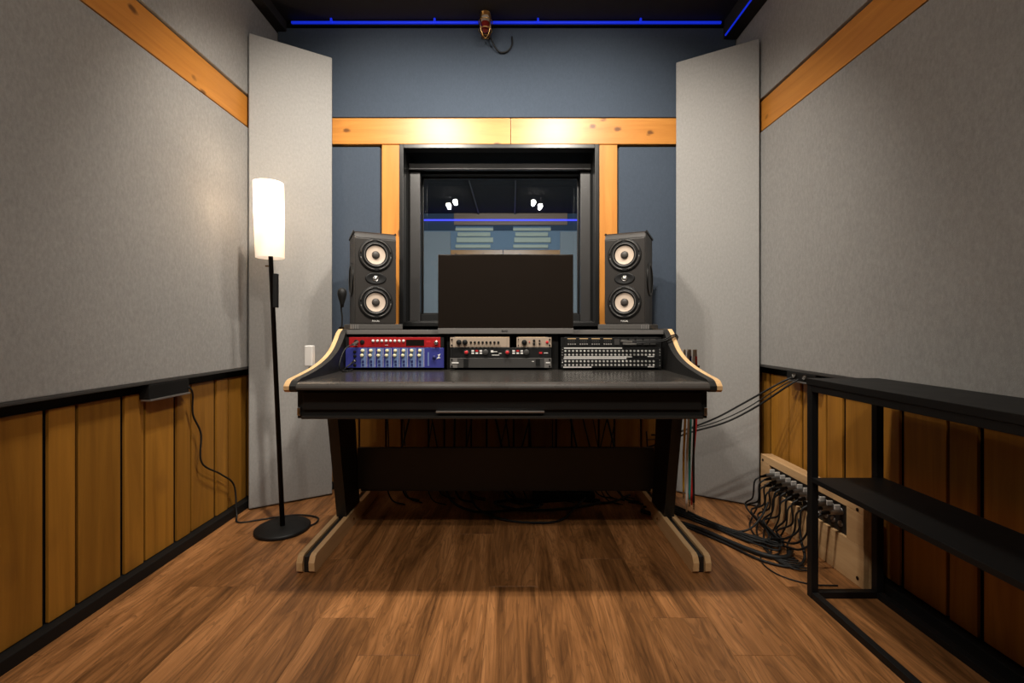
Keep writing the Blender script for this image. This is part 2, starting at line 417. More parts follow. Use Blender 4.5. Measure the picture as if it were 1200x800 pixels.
# window wall
WX0, WX1, WZ0, WZ1 = -.690, .532, 1.015, 2.128
bm = bmnew()
box(bm, -1.62, WX0, YB, YB+.35, 0, ZC); box(bm, WX1, 1.56, YB, YB+.35, 0, ZC)
box(bm, WX0, WX1, YB, YB+.35, WZ1, ZC); box(bm, WX0, WX1, YB, YB+.35, 0, WZ0)
wb = struct('wall_back', bm, 'black')
part('fabric_panel', bx(-1.455, 1.39, YB-.022, YB+.01, 2.308, 2.862, bev=.003), 'navy', wb)
part('beam', bx(-1.40, -.009, YB-.036, YB+.01, 2.136, 2.296, bev=.003), 'pine', wb)
part('beam', bx(-.006, 1.34, YB-.036, YB+.01, 2.136, 2.296, bev=.003), 'pine', wb)
part('post', bx(-.806, -.697, YB-.032, YB+.01, .80, 2.133, bev=.003), 'pine_z', wb)
part('post', bx(.541, .652, YB-.032, YB+.01, .80, 2.133, bev=.003), 'pine_z', wb)
part('fabric_panel', bx(-1.45, -.820, YB-.026, YB+.01, .80, 2.122, bev=.004), 'navy', wb)
part('fabric_panel', bx(.664, 1.385, YB-.026, YB+.01, .80, 2.122, bev=.004), 'navy', wb)
part('cap_rail', bx(-1.455, 1.39, YB-.05, YB+.01, .765, .795, bev=.003), 'black', wb)
e = -1.31; k = 1
while e < 1.36:
    wd = (.167, .097)[k % 2]
    part('board', bx(e+.0055, e+wd-.0055, YB-.024, YB, .045, .755, bev=.003), 'ochre', wb)
    e += wd; k += 1
struct('baseboard_back', bx(-1.45, 1.38, YB-.035, YB-.001, 0, .042, bev=.003), 'black')

# rear wall behind the camera
wr = struct('wall_rear', bx(-1.62, 1.56, YR-.16, YR, 0, ZC), 'black')
part('fabric_panel', bx(-1.38, 1.33, YR, YR+.05, .80, 2.10, bev=.004), 'fabric', wr)
part('fabric_panel', bx(-1.38, 1.33, YR, YR+.05, 2.29, 2.83, bev=.004), 'navy', wr)
part('beam', bx(-1.38, 1.33, YR, YR+.045, 2.11, 2.28, bev=.003), 'pine', wr)
part('wainscot', bx(-1.38, 1.33, YR, YR+.03, .045, .77, bev=.004), 'ochre', wr)

# window: casing, lining, inner frame, pane
win = struct('window_1', None, None); win.location = ((WX0+WX1)/2, YB, WZ0)
def ring(bm, x0, x1, z0, z1, t, y0, y1, bev=.003, bottom=True):
    box(bm, x0, x0+t, y0, y1, z0, z1, bev=bev); box(bm, x1-t, x1, y0, y1, z0, z1, bev=bev)
    box(bm, x0+t, x1-t, y0, y1, z1-t, z1, bev=bev)
    if bottom: box(bm, x0+t, x1-t, y0, y1, z0, z0+t, bev=bev)
    return bm
part('casing', ring(bmnew(), WX0-.006, WX1+.006, WZ0-.006, WZ1+.006, .026, YB-.042, YB+.03), 'frame', win)
part('lining', ring(bmnew(), WX0+.002, WX1-.002, WZ0+.002, WZ1-.002, .014, YB+.031, YB+.40, bev=0), 'black', win)
part('head_rail', bx(WX0+.018, WX1-.018, 2.955, 2.985, 2.028, 2.068, bev=.003), 'rail', win)
part('stile', bx(-.672, -.604, 2.99, 3.03, 1.045, 2.026, bev=.004), 'rail', win)
part('stile', bx(.450, .516, 2.99, 3.03, 1.045, 2.026, bev=.004), 'rail', win)
part('sash', ring(bmnew(), -.674, .516, 1.03, 2.085, .062, 3.035, 3.16, bev=.003), 'black', win)
part('sill', bx(-.672, .514, 2.90, 3.03, 1.031, 1.044, bev=.003), 'frame', win)
gp = part('glass_pane', bx(-.611, .453, -.003, .003, -.474, .474), 'glass', win, True)
gp.location = Vector((0, 3.146, 1.5575)) - Vector((0, win.location.y, win.location.z)); gp.location.x = -win.location.x
gp.rotation_euler = (0, 0, R(.85))
part('bead', ring(bmnew(), -.612, .454, 1.092, 2.023, .010, 3.095, 3.112, bev=.002), 'frame', win)

# ------------------------------------------------------------------ live room behind the glass
LY0, LY1 = 3.26, 8.25; LZ = 3.07
lv = struct('wall_far', bx(-3.0, 2.8, LY1, LY1+.1, 0, LZ), 'live_blue')
part('fabric_panel', bx(-2.9, 2.7, LY1-.012, LY1, 2.76, LZ, bev=.003), 'navy', lv)
part('wood_band', bx(-1.05, 1.0, LY1-.03, LY1, 2.86, LZ, bev=.004), 'livewood', lv)
part('beam', bx(-2.9, -.165, LY1-.04, LY1, 2.19, 2.405, bev=.004), 'pine', lv)
part('beam', bx(-.155, 2.7, LY1-.04, LY1, 2.19, 2.405, bev=.004), 'pine', lv)
struct('wall_far_left', bx(-3.1, -3.0, LY0, LY1, 0, LZ), 'live_blue')
struct('wall_far_right', bx(2.8, 2.9, LY0, LY1, 0, LZ), 'live_blue')
struct('floor_far', bx(-3.0, 2.8, LY0, LY1, -.1, 0), 'livewood')
cf = struct('ceiling_far', bx(-3.0, 2.8, LY0, LY1, LZ, LZ+.1), 'ceil')
for x in (-.60, .05):
    part('conduit', cy((x, LY0+.1, LZ-.015), (x, LY1-.05, LZ-.015), .012, seg=10), 'dgrey', cf)
cp1 = solo('live_room_panel', bx(-1.66, -1.10, 8.12, 8.18, 0.0, 2.72, bev=.01), 'fabric_light', 'pale panel seen through the window glass, left of the blurred slats', 'acoustic panel')
cp2 = solo('live_room_panel', bx(.86, 1.36, 8.12, 8.18, 0.0, 2.72, bev=.01), 'fabric_light', 'pale panel seen through the window glass, right of the blurred slats', 'acoustic panel')
def diffuser(x0, x1, label):
    t = thing('slat_diffuser', label, 'diffuser', ((x0+x1)/2, 8.2, 2.41), group='slat panels in the room behind the glass')
    part('backing', bx(x0, x1, 8.235, 8.249, 2.41, 2.83), 'live_blue', t)
    for i, z in enumerate((2.44, 2.54, 2.65, 2.75)):
        part('slat', bx(x0+.02*(i % 3), x1-.05*((i+1) % 2), 8.20, 8.235, z, z+(.06, .09, .07, .05)[i], bev=.006), 'slat', t)
diffuser(-1.02, -.34, 'left stack of pale slats seen through the window glass')
diffuser(.02, .70, 'right stack of pale slats seen through the window glass')
solo('led_strip', bx(-1.6, 1.3, 8.205, 8.221, 2.930, 2.958, bev=.004), 'led2', 'violet blue light line seen through the window glass', 'led strip')
ld = bpy.data.lights.new('added_live_light', 'AREA'); ld.energy = LIVE_W; ld.size = .8; ld.color = (0.80, 0.91, 1.0)  # added area light, hidden above the window, brightens the far wall
lo = bpy.data.objects.new('added_live_light', ld); C.objects.link(lo); lo.location = (-.1, 4.2, 3.02); lo.rotation_euler = (R(48), 0, 0)
lp = thing('added_light_housing', 'added housing, out of view, for the light put into the room behind the glass', 'ceiling light', (-.1, 4.2, 3.04))
part('housing', bx(-.52, .32, 3.78, 4.62, 3.045, 3.069, bev=.004), 'white', lp)  # made-up housing around the added light, never in view

# ------------------------------------------------------------------ corner acoustic panels
def corner_panel(p0, p1, ztop, label):
    p0, p1 = Vector((*p0, 0)), Vector((*p1, 0)); d = p1-p0; a = math.atan2(d.y, d.x); L = d.length
    t = thing('corner_panel', label, 'acoustic panel', ((p0.x+p1.x)/2, (p0.y+p1.y)/2, 0), a, 'grey panels across the corners')
    part('fabric_cover', bx(-L/2, L/2, 0, .035, .008, ztop, bev=.006), 'fabric_light', t, True)
    part('back_frame', bx(-L/2+.004, L/2-.004, .036, .05, 0.0, ztop-.004, bev=.002), 'dgrey', t, True)
corner_panel((-1.440, 2.49), (-1.075, 2.722), 2.615, 'tall grey fabric panel across the corner behind the floor lamp')
corner_panel((.995, 2.762), (1.375, 2.53), 2.61, 'tall grey fabric panel across the corner beside the wooden connector box')

# ------------------------------------------------------------------ studio desk
DX0, DX1 = -.838, .772         # outer faces of the cheeks
desk = thing('studio_desk', 'wide black studio desk with pale wood edged curved sides and rack bays', 'desk', ((DX0+DX1)/2, 2.2, 0))
wt = part('worktop', bx(DX0+.0465, DX1-.0465, 1.690, 2.215, .770, .800, bev=.002), 'top', desk)
part('nosing', prism(bmnew(), [(1.6895, .7995), (1.682, .7985), (1.673, .794), (1.667, .786), (1.665, .779), (1.668, .772), (1.6895, .770)], 'x', DX0+.0465, DX1-.0465), 'nosing', wt)
curve = catmull([(1.676, .795, 0), (1.70, .808, 0), (1.79, .820, 0), (1.90, .838, 0), (2.0, .864, 0), (2.08, .900, 0), (2.13, .940, 0), (2.165, .975, 0), (2.20, .994, 0)], 4)
prof = [(1.680, .763), (1.668, .772), (1.668, .786)] + [(c.x, c.y) for c in curve] + [(2.74, .994), (2.74, .60), (2.25, .66), (2.2, .757)]
for s, xo in ((1, DX0), (-1, DX1)):
    ck = part('side_panel', prism(bmnew(), prof, 'x', min(xo+s*.0205, xo+s*.046), max(xo+s*.0205, xo+s*.046)), 'lam', desk)
    part('wood_edge', prism(bmnew(), prof, 'x', min(xo, xo+s*.020), max(xo, xo+s*.020)), 'ply', ck)
    wl = part('leg', prism(bmnew(), [(2.10, .66), (2.34, .66), (2.43, .064), (2.235, .064)], 'x', xo+s*(-.022), xo+s*.026), 'lam', desk)
    ft = part('foot', bx(min(xo-s*.013, xo+s*.012), max(xo-s*.013, xo+s*.012), 1.86, 2.72, 0.0, .066, bev=.006), 'lam', desk)
    for a, b in ((-.037, -.0135), (.0125, .036)):
        part('wood_layer', prism(bmnew(), [(1.862, .0), (1.848, .012), (1.846, .046), (1.858, .068), (1.875, .074), (2.70, .074), (2.72, .06), (2.72, 0)], 'x', min(xo+s*a, xo+s*b), max(xo+s*a, xo+s*b)), 'ply', ft)
    sc = part('bolt', cy((xo+s*.036, 2.30, .035), (xo+s*.041, 2.30, .035), .006, seg=12), 'chrome', ft)
ix0, ix1 = DX0+.0462, DX1-.0462
led = part('ledge', bx(ix0, ix1, 2.185, 2.74, .968, .990, bev=.004), 'lam', desk)
part('edge_trim', bx(ix0, ix1, 2.179, 2.1848, .969, .989, bev=.002), 'grey', led)
part('rack_back', bx(ix0, ix1, 2.60, 2.615, .800, .967), 'black', desk)
part('rack_floor', bx(ix0, ix1, 2.216, 2.74, .78, .800), 'black', desk)
BAYS = [(-.790, -.318), (-.296, .190), (.226, .710)]
for a, b in ((-.3165, -.298), (.192, .2245)):
    part('rack_divider', bx(a, b, 2.20, 2.60, .8005, .967, bev=.002), 'lam', desk)
dr = part('drawer_box', bx(DX0+.020, DX1-.028, 1.735, 2.30, .655, .764, bev=.003), 'lam', desk)
part('tray_front', bx(DX0+.045, DX1-.053, 1.722, 1.7345, .690, .757, bev=.003), 'lam', dr)
part('tray_lip', bx(DX0+.045, DX1-.053, 1.708, 1.7345, .657, .668, bev=.004, seg=3), 'top', dr)
part('handle', bx(-.286, .122, 1.706, 1.7215, .681, .688, bev=.002), 'alu', dr)
for x in (DX0+.033, DX1-.041):
    h = part('latch', bx(x-.006, x+.006, 1.716, 1.7345, .668, .700, bev=.003), 'chrome', dr)
part('modesty_panel', bx(DX0+.027, DX1-.027, 2.385, 2.405, .155, .372, bev=.003), 'lam', desk)
part('cross_bar', bx(DX0+.027, DX1-.027, 2.44, 2.47, .125, .15, bev=.003), 'lam', desk)

# ------------------------------------------------------------------ rack gear
FY = 2.152                      # rack face
U = [(.9085, .9555), (.860, .9065), (.8115, .858)]
def unit(name, label, cat, x0, x1, z0, z1, mat, ears='black', earw=.012, depth=.22):
    t = thing(name, label, cat, ((x0+x1)/2, FY+depth/2, z0))
    part('chassis', bx(x0+.014, x1-.014, FY+.004, FY+depth, z0+.002, z1-.002), 'black', t)
    part('faceplate', bx(x0+earw, x1-earw, FY-.003, FY+.0035, z0, z1, bev=.001, seg=1), mat, t)
    if earw:
        for a, b in ((x0, x0+earw-.0005), (x1-earw+.0005, x1)):
            part('rack_ear', bx(a, b, FY-.002, FY+.0035, z0, z1), ears, t)
    return t
knob_cache = {}
def knob(parent, x, z, r, h, mat, name='knob'):
    k = (r, h, mat)
    if k not in knob_cache:
        bm = lathe(bmnew(), [(r, 0), (r, h*.8), (r*.85, h), (0, h)], Matrix.Rotation(PI/2, 4, 'X'), 14)
        knob_cache[k] = finish(bm, name, mat)
    return inst(name, knob_cache[k], parent, Vector((x, FY-.003, z)) - wloc(parent))
def chip(parent, x0, x1, z0, z1, mat, name='button', d=.003):
    return part(name, bx(x0, x1, FY-.003-d, FY-.003, z0, z1), mat, parent)
# bay 1
x0, x1 = -.786, -.322
u = unit('audio_interface', 'slim red rack unit with black display, topmost in the left bay', 'audio interface', x0, x1, *U[0], 'red', earw=.016)
for i in range(8): knob(u, -.655+i*.0205, .9385, .0062, .008, 'white')
chip(u, -.500, -.415, .9155, .944, 'screen', 'display', .0015)
knob(u, -.357, .931, .010, .012, 'chrome')
for i in range(2): knob(u, -.735+i*.028, .933, .011, .004, 'black', 'socket')
chip(u, -.60, -.585, .917, .920, 'white', 'legend', .0005); chip(u, -.75, -.73, .917, .920, 'white', 'legend', .0005)
chip(u, -.405, -.385, .930, .940, 'redk', 'legend', .0005)
u = unit('microphone_preamp', 'blue two-unit rack preamp with eight pairs of cream knobs', 'preamp', x0, x1, U[2][0], U[1][1], 'blue', ears='blue', earw=.004)
for i in range(8):
    xx = -.704 + i*.0385
    chip(u, xx-.009, xx+.015, .814, .904, 'blue2', 'channel_strip', .0008)
    knob(u, xx, .892, .0078, .012, 'cream'); knob(u, xx-.003, .870, .0078, .012, 'cream')
    for q in range(2):
        chip(u, xx-.004, xx+.006, .820+q*.016, .830+q*.016, 'dblue', 'button')
    chip(u, xx+.018, xx+.0195, .815, .903, 'white', 'divider', .0004)
for q in range(4): knob(u, -.742, .824+q*.021, .0075, .004, 'black', 'socket')
chip(u, -.398, -.392, .82, .885, 'blue2', 'legend', .0004)
knob(u, -.367, .862, .008, .01, 'dblue')
lg = part('logo', prism(bmnew(), [(-.352, .872), (-.337, .878), (-.345, .862), (-.336, .858), (-.356, .854), (-.345, .868)], 'y', FY-.0045, FY-.003), 'white', u)
# bay 2
u = unit('channel_strip', 'left beige half-width rack module with two large black knobs', 'rack module', -.292, -.012, *U[0], 'beige', ears='beige', earw=.012)
part('beam_reflection', bx(-.27, -.012, FY+.001, FY+.08, U[0][1]-.0015, U[0][1]+.002), 'beige2', u)  # tan strip painted in as the wood beam's reflection on the unit top
for xx in (-.250, -.222): knob(u, xx, .932, .0125, .014, 'black')
for i in range(8): knob(u, -.194+i*.0185, .932, .0055, .009, 'black')
for zz in (.918, .945): knob(u, -.284, zz, .004, .003, 'black', 'screw')
u = unit('dynamics_module', 'right beige half-width rack module with one large black knob', 'rack module', .022, .186, *U[0], 'beige', ears='beige', earw=.008)
part('beam_reflection', bx(.03, .16, FY+.001, FY+.08, U[0][1]-.0015, U[0][1]+.002), 'beige2', u)  # beam reflection put in as a tan strip here too
knob(u, .058, .932, .0125, .014, 'black')
for zz in (.925, .940):
    knob(u, .104, zz, .006, .009, 'black'); knob(u, .130, zz, .004, .006, 'black')
knob(u, .082, .933, .003, .003, 'redk', 'indicator'); knob(u, .166, .932, .007, .004, 'redk', 'button')
for zz in (.918, .945): knob(u, .178, zz, .004, .003, 'black', 'screw'); knob(u, .030, zz, .0025, .003, 'black', 'screw')
u = unit('stereo_compressor', 'black rack unit with red knobs and lit white and red buttons', 'compressor', -.292, .186, *U[1], 'gear_black', ears='black', earw=.012)
for bxx in (-.215, -.022):
    knob(u, bxx, .884, .0125, .004, 'dgrey', 'knob_skirt'); knob(u, bxx, .884, .0085, .013, 'redk')
    for i in range(3):
        for q in range(2):
            chip(u, bxx+.024+i*.019, bxx+.036+i*.019, .877+q*.011, .884+q*.011, 'redk' if (i == 1 and q == 1) else 'white', 'button')
    knob(u, bxx+.090, .885, .0135, .006, 'dgrey')
for (a, b, c, d) in ((-.10, -.088, .884, .894), (-.088, -.07, .886, .889), (-.095, -.06, .870, .873), (-.062, -.05, .878, .881), (.150, .170, .880, .883)):
    chip(u, a, b, c, d, 'white', 'legend', .0004)
chip(u, .128, .142, .878, .886, 'redk', 'indicator')
u = unit('power_conditioner', 'dark grey blank-faced rack unit at the bottom of the middle bay', 'rack unit', -.292, .186, *U[2], 'dgrey', ears='grey', earw=.034)
chip(u, -.228, -.206, .815, .852, 'black', 'socket'); chip(u, .112, .132, .822, .852, 'black', 'socket')
chip(u, -.284, -.252, .832, .838, 'white', 'legend', .0006); chip(u, .160, .180, .833, .838, 'white', 'legend', .0006)
chip(u, .094, .104, .840, .843, 'white', 'legend', .0006)
for xx in (-.284, .178):
    for zz in (.819, .850): knob(u, xx, zz, .0045, .003, 'black', 'screw')
# bay 3: patch bays
def jacks(bm, x0, x1, n, z, r=.0048):
    for i in range(n):
        m4 = Matrix.Translation((x0+(x1-x0)*i/(n-1), FY-.003, z)) @ Matrix.Rotation(PI/2, 4, 'X')
        lathe(bm, [(r, 0), (r, .004), (r*.5, .004), (r*.5, .001), (0, .001)], m4, 10)
    return bm
u = unit('patch_bay', 'top patch bay in the right bay with square sockets and four lit groups', 'patch bay', .230, .706, *U[0], 'gear_black', earw=.016)
for g in range(4):
    gx = .262 + g*.0565
    chip(u, gx, gx+.04, .947, .951, 'beige2', 'legend', .0005)
    m_ = part('jack_group', jacks(bmnew(), gx+.004, gx+.036, 4, .923, .0036), 'alu', u)
    p_ = bmnew()
    for q in range(3): ring(p_, gx+.004+q*.011, gx+.013+q*.011, .931, .943, .0015, FY-.0045, FY-.003, bev=0)
    part('socket_outline', p_, 'dgrey', u)
for xx in (.495, .53, .565, .60, .635, .665): chip(u, xx-.012, xx+.012, .920, .948, 'dgrey', 'socket', .004)
for lev, (lab, strips) in enumerate((('middle patch bay in the right bay with one long white label strip', ((.246, .520, .902, .9065), (.246, .566, .8605, .866))),
                                    ('bottom patch bay in the right bay with a short white label strip', ((.244, .540, .8535, .8575), (.242, .376, .8118, .817))))):
    z0, z1 = U[1+lev]
    u = unit('patch_bay', lab, 'patch bay', .230, .706, z0, z1, 'gear_black', earw=.006)
    for (a, b, c, d) in strips: chip(u, a, b, c, d, 'white', 'label_strip', .001)
    for zz in (z0+.013, z0+.031):
        j = part('jack_row', jacks(bmnew(), .252, .668, 24, zz), 'nickel', u); j['kind'] = 'stuff'
    chip(u, .640, .672, z0+.0025, z0+.0065, 'white', 'label_strip', .001)
    for xx in (.238, .698):
        j = part('screw_column', bmnew(), 'alu', u) if False else None
        for zz in (z0+.010, z0+.023, z0+.036): knob(u, xx, zz, .003, .003, 'chrome', 'screw')
# plugs in the gear
def plug(name, label, pts, r, pr, pl, mat='rubber', pm_='nickel', group=None, both=False):
    """cable with a metal plug at its first end (and last when both)"""
    base = Vector(pts[0])
    t = thing(name, label, 'cable', base, group=group)
    part('cord', tube(bmnew(), pts, r), mat, t)
    d = (Vector(pts[1])-base).normalized()
    part('plug', cy(base-d*.002, base+d*pl, pr, pr*.8, seg=12), pm_, t)
    if both:
        e = Vector(pts[-1]); d2 = (Vector(pts[-2])-e).normalized()
        part('plug', cy(e-d2*.002, e+d2*pl, pr, pr*.8, seg=12), pm_, t)
    return t
plug('patch_cable', 'upper black cable with silver plug in the top right patch bay', [(.515, 2.142, .938), (.545, 2.13, .936), (.60, 2.12, .937), (.70, 2.12, .944), (.755, 2.14, .965), (.79, 2.20, .95), (.80, 2.5, .80)], .0035, .0055, .05)
plug('patch_cable', 'lower black cable with silver plug in the top right patch bay', [(.525, 2.142, .925), (.555, 2.125, .925), (.61, 2.11, .930), (.70, 2.11, .938), (.757, 2.13, .958), (.795, 2.20, .94), (.806, 2.52, .78)], .0035, .0055, .06)
plug('microphone_cable', 'black cable with silver plug in the red audio interface', [(-.728, 2.144, .933), (-.738, 2.12, .925), (-.765, 2.08, .900), (-.77, 2.03, .836), (-.765, 2.05, .806), (-.74, 2.10, .8045), (-.76, 2.16, .8045)], .003, .007, .035)
plug('jack_cable', 'black jack plug lying across the left end of the blue preamp', [(-.742, 2.144, .845), (-.752, 2.15, .838), (-.772, 2.12, .815), (-.768, 2.07, .8045), (-.74, 2.05, .8045)], .003, .006, .03)

# ------------------------------------------------------------------ loudspeakers
def speaker(cx, cy_, rz, outer, label, badge):
    zb = 1.0195
    t = thing('loudspeaker', label, 'speaker', (cx, cy_, zb), rz, 'studio loudspeakers')
    W, D, H = .213, .262, .493; yf = -D/2
    bm = prism(bmnew(), [(yf, 0), (yf, H-.040), (yf+.012, H-.014), (yf+.035, H), (D/2, H-.008), (D/2, 0)], 'x', -W/2, W/2)
    bmesh.ops.bevel(bm, geom=[e for e in bm.edges], offset=.004, segments=2, affect='EDGES')
    part('cabinet', bm, 'spk', t, True)
    for s in (-1, 1):
        part('side_trim', prism(bmnew(), [(yf+.012, H-.010), (yf+.035, H+.004), (D/2+.004, H-.004), (D/2+.004, H-.014), (yf+.03, H-.008)], 'x', min(s*W/2, s*(W/2+.005)), max(s*W/2, s*(W/2+.005))), 'spk_dark', t, True)
    def face(z): return Matrix.Translation((0, yf, z)) @ Matrix.Rotation(PI/2, 4, 'X')
    for z in (.367, .116):
        wf = part('woofer', lathe(bmnew(), [(.088, 0), (.088, .005), (.083, .007), (.070, .004), (.069, .004)], face(z), 40), 'spk_dark', t, True)
        part('surround', lathe(bmnew(), [(.069, .004), (.066, .009), (.060, .010), (.053, .006), (.047, .001)], face(z), 40), 'spk_ring' if False else 'spk_dark', wf, True)
        part('cone', lathe(bmnew(), [(.0495, .0035), (.046, .001), (.030, .0004), (.019, .0005)], face(z), 40), 'cone', wf, True)
        part('dust_cap', lathe(bmnew(), [(.021, .0006), (.018, .007), (.010, .010), (0, .011)], face(z), 28), 'dust', wf, True)
        part('inner_ring', lathe(bmnew(), [(.060, .0100), (.0588, .0112), (.0575, .0095)], face(z), 40), 'grey', wf, True)
        for q in range(4):     # raised arcs of the outer trim ring
            bm = bmnew(); a0 = R(-132 + q*90 - 38); n = 10
            P = [(.0775*math.cos(a0+R(76)*i/n), -.0, .0775*math.sin(a0+R(76)*i/n)) for i in range(n+1)]
            P = [(p[0], yf-.006, z+p[2]) for p in P]
            tube(bm, P, .0042, 6, raw=True)
            part('trim_arc', bm, 'spk_ring', wf, True)
    sc = Matrix.Translation((0, yf, .242)) @ Matrix.Diagonal((1.0, 1, .56, 1)) @ Matrix.Rotation(PI/2, 4, 'X')
    tw = part('tweeter', lathe(bmnew(), [(.055, 0), (.053, .004), (.048, .0045), (.030, .001), (.016, .0008)], sc, 40), 'spk_dark', t, True)
    part('dome', lathe(bmnew(), [(.0155, .0005), (.0155, .004), (.012, .0045), (.010, .003), (.006, .006), (0, .007)], face(.242), 24), 'chrome', tw, True)
    for s in (-1, 1):
        m4 = Matrix.Translation((s*W/2, .02, .245)) @ Matrix.Rotation(s*PI/2, 4, 'Y')
        pr = part('passive_radiator', lathe(bmnew(), [(.092, 0), (.092, .006), (.083, .008), (.076, .002), (.060, .001), (0, .001)], m4, 36), 'spk_dark', t, True)
        part('ring', lathe(bmnew(), [(.084, .0078), (.080, .0092), (.077, .0068)], m4, 36), 'spk_ring', pr, True)
    text_part('badge', 'FOCAL', .0125, 'white', t, Matrix.Translation((0, yf-.0008, .013)) @ Matrix.Rotation(PI/2, 4, 'X'))
    # isolation wedge under the cabinet
    w_ = thing('isolation_pad', badge, 'speaker pad', (cx, cy_, .9905), rz, 'foam pads under the loudspeakers')
    part('foam_block', bx(-.135, .135, -.165, .155, 0, .0285, bev=.004), 'foam', w_, True)
    for i in range(4):
        part('rib', bx((.095+.011*i)*outer-.003, (.095+.011*i)*outer+.003, -.168, -.1655, .004, .025), 'grey', w_, True)
speaker(-.779, 2.537, R(25), -1, 'black two-woofer studio loudspeaker left of the computer screen', 'flat grey foam pad under the left loudspeaker')
speaker(.653, 2.537, R(-25), 1, 'black two-woofer studio loudspeaker right of the computer screen', 'flat grey foam pad under the right loudspeaker')

# ------------------------------------------------------------------ computer monitor
mx_, my_ = -.030, 2.152
mon = thing('computer_monitor', 'wide black computer screen with a grey lower bezel, switched off', 'monitor', (mx_, 2.33, .9905))
hw = .3205
part('housing', bx(mx_-hw, mx_+hw, my_, my_+.030, .972, 1.348, bev=.005, seg=3), 'screen', mon)
part('screen', bx(mx_-hw+.004, mx_+hw-.004, my_-.0025, my_-.0003, 1.000, 1.343), 'screen', mon)
ch = part('lower_bezel', bx(mx_-hw, mx_+hw, my_-.005, my_-.0004, .972, .998, bev=.0015), 'grey', mon)
text_part('badge', 'BenQ', .012, 'black', mon, Matrix.Translation((mx_-.005-mon.location.x, my_-.0056-mon.location.y, .9815-mon.location.z)) @ Matrix.Rotation(PI/2, 4, 'X'))
st = part('stand', bx(mx_-.035, mx_+.035, 2.182, 2.34, 1.10, 1.16, bev=.008), 'lam', mon)
part('column', bx(mx_-.035, mx_+.035, 2.30, 2.335, 1.0, 1.16, bev=.006), 'lam', st)
part('base_plate', bx(mx_-.12, mx_+.12, 2.20, 2.42, .9905, 1.0, bev=.003), 'lam', mon)

# gooseneck microphone
mic = thing('gooseneck_microphone', 'small black gooseneck microphone standing left of the left loudspeaker', 'microphone', (-.803, 2.235, .9905))
mic.location.y = 2.24; mic.location.x = -.838
mb = mic.location
part('base', cy((mb.x, mb.y, .9942), (mb.x, mb.y, 1.004), .014, .012, seg=20), 'steel', mic)
part('stem', tube(bmnew(), [(mb.x, mb.y, 1.0), (mb.x+.002, mb.y, 1.05), (mb.x-.002, mb.y-.002, 1.10), (mb.x+.003, mb.y-.006, 1.13)], .0042), 'steel', mic)
part('windscreen', lathe(bmnew(), [(0, 0), (.008, .002), (.010, .02), (.018, .045), (.022, .065), (.021, .082), (.012, .093), (0, .096)], Matrix.Translation((mb.x+.004, mb.y-.006, 1.10)), 20), 'steel', mic)

# ------------------------------------------------------------------ floor lamp
lx, ly = -1.136, 2.255
lamp = thing('floor_lamp', 'slim black floor lamp with a lit white cylindrical shade', 'floor lamp', (lx, ly, 0))
lean = Vector((-.060, 0.0, 1.36))
def lp_(z): return Vector((lx, ly, 0)) + lean*(z/1.36)
part('base', lathe(bmnew(), [(0, 0), (.124, 0), (.128, .004), (.128, .014), (.122, .019), (.02, .022), (0, .022)], Matrix.Translation((lx, ly, 0)), 48), 'steel', lamp)
part('pole', cy(lp_(.02), lp_(1.37), .0115, .0105), 'steel', lamp)
pt = lp_(1.20)
part('dimmer_box', bx(pt.x+.009, pt.x+.028, pt.y-.012, pt.y+.012, 1.10, 1.268, bev=.003), 'steel', lamp)
kp = lp_(1.305)
part('knob', cy(kp, kp+Vector((-.026, -.004, .0)), .0045, seg=12), 'chrome', lamp)
tp = lp_(1.55)
bm = bmnew(); n = 72; prof_ = []
for i in range(n+1):           # one sheet rolled with an overlapping seam
    a = R(-62) - R(392)*i/n; r = .0655 + .006*i/n
    prof_.append((r*math.cos(a), r*math.sin(a)))
vs = [[bm.verts.new((tp.x+p[0]*k + dx, tp.y+p[1]*k, z)) for p in prof_] for z, k, dx in ((1.346, .95, .004), (1.45, .98, .002), (1.55, 1.0, 0), (1.63, 1.0, -.002), (1.718, .995, -.004))]
for ra, rb in zip(vs, vs[1:]):
    for i in range(n): f = bm.faces.new((ra[i], ra[i+1], rb[i+1], rb[i])); f.smooth = True
sh = part('lamp_shade', bm, 'shade', lamp)
part('bulb', lathe(bmnew(), [(0, 0), (.010, 0), (.012, .02), (.024, .05), (.028, .075), (.022, .10), (0, .108)], Matrix.Translation((tp.x, tp.y, 1.45)), 20), 'frosted', lamp)
part('socket', cy(lp_(1.36), (tp.x, tp.y, 1.455), .012), 'steel', lamp)
for zz in (1.53, 1.64):
    pl_ = bpy.data.lights.new('lamp_bulb_light', 'POINT'); pl_.energy = LAMP_W; pl_.color = (1.0, .80, .58); pl_.shadow_soft_size = .03
    po = bpy.data.objects.new('lamp_bulb_light', pl_); C.objects.link(po); po.parent = lamp; po.location = (tp.x-lx, -.0, zz+.05)

# wall power strip and lamp cord
ps = thing('power_strip', 'flat black power strip fixed under the grey fabric on the left wall', 'power strip', (XL-.02, 1.93, .70))
part('body', bx(XL-.036, XL+.006, 1.825, 2.05, .712, .772, bev=.004), 'steel', ps)
part('lower_edge', bx(XL-.03, XL+.012, 1.825, 2.05, .704, .7115, bev=.002), 'alu', ps)
part('cord', tube(bmnew(), [(XL+.008, 2.045, .735), (XL+.004, 2.075, .70), (XL-.012, 2.10, .60), (XL-.010, 2.15, .50), (XL-.012, 2.16, .36), (XL-.010, 2.30, .26), (XL-.006, 2.40, .17), (XL+.02, 2.38, .03), (XL+.06, 2.33, .005), (XL+.15, 2.36, .005), (-1.22, 2.40, .006), (-1.12, 2.42, .006), (-1.02, 2.385, .007), (-1.0, 2.32, .007), (-1.02, 2.27, .008)], .0042, n=10), 'rubber', lamp)

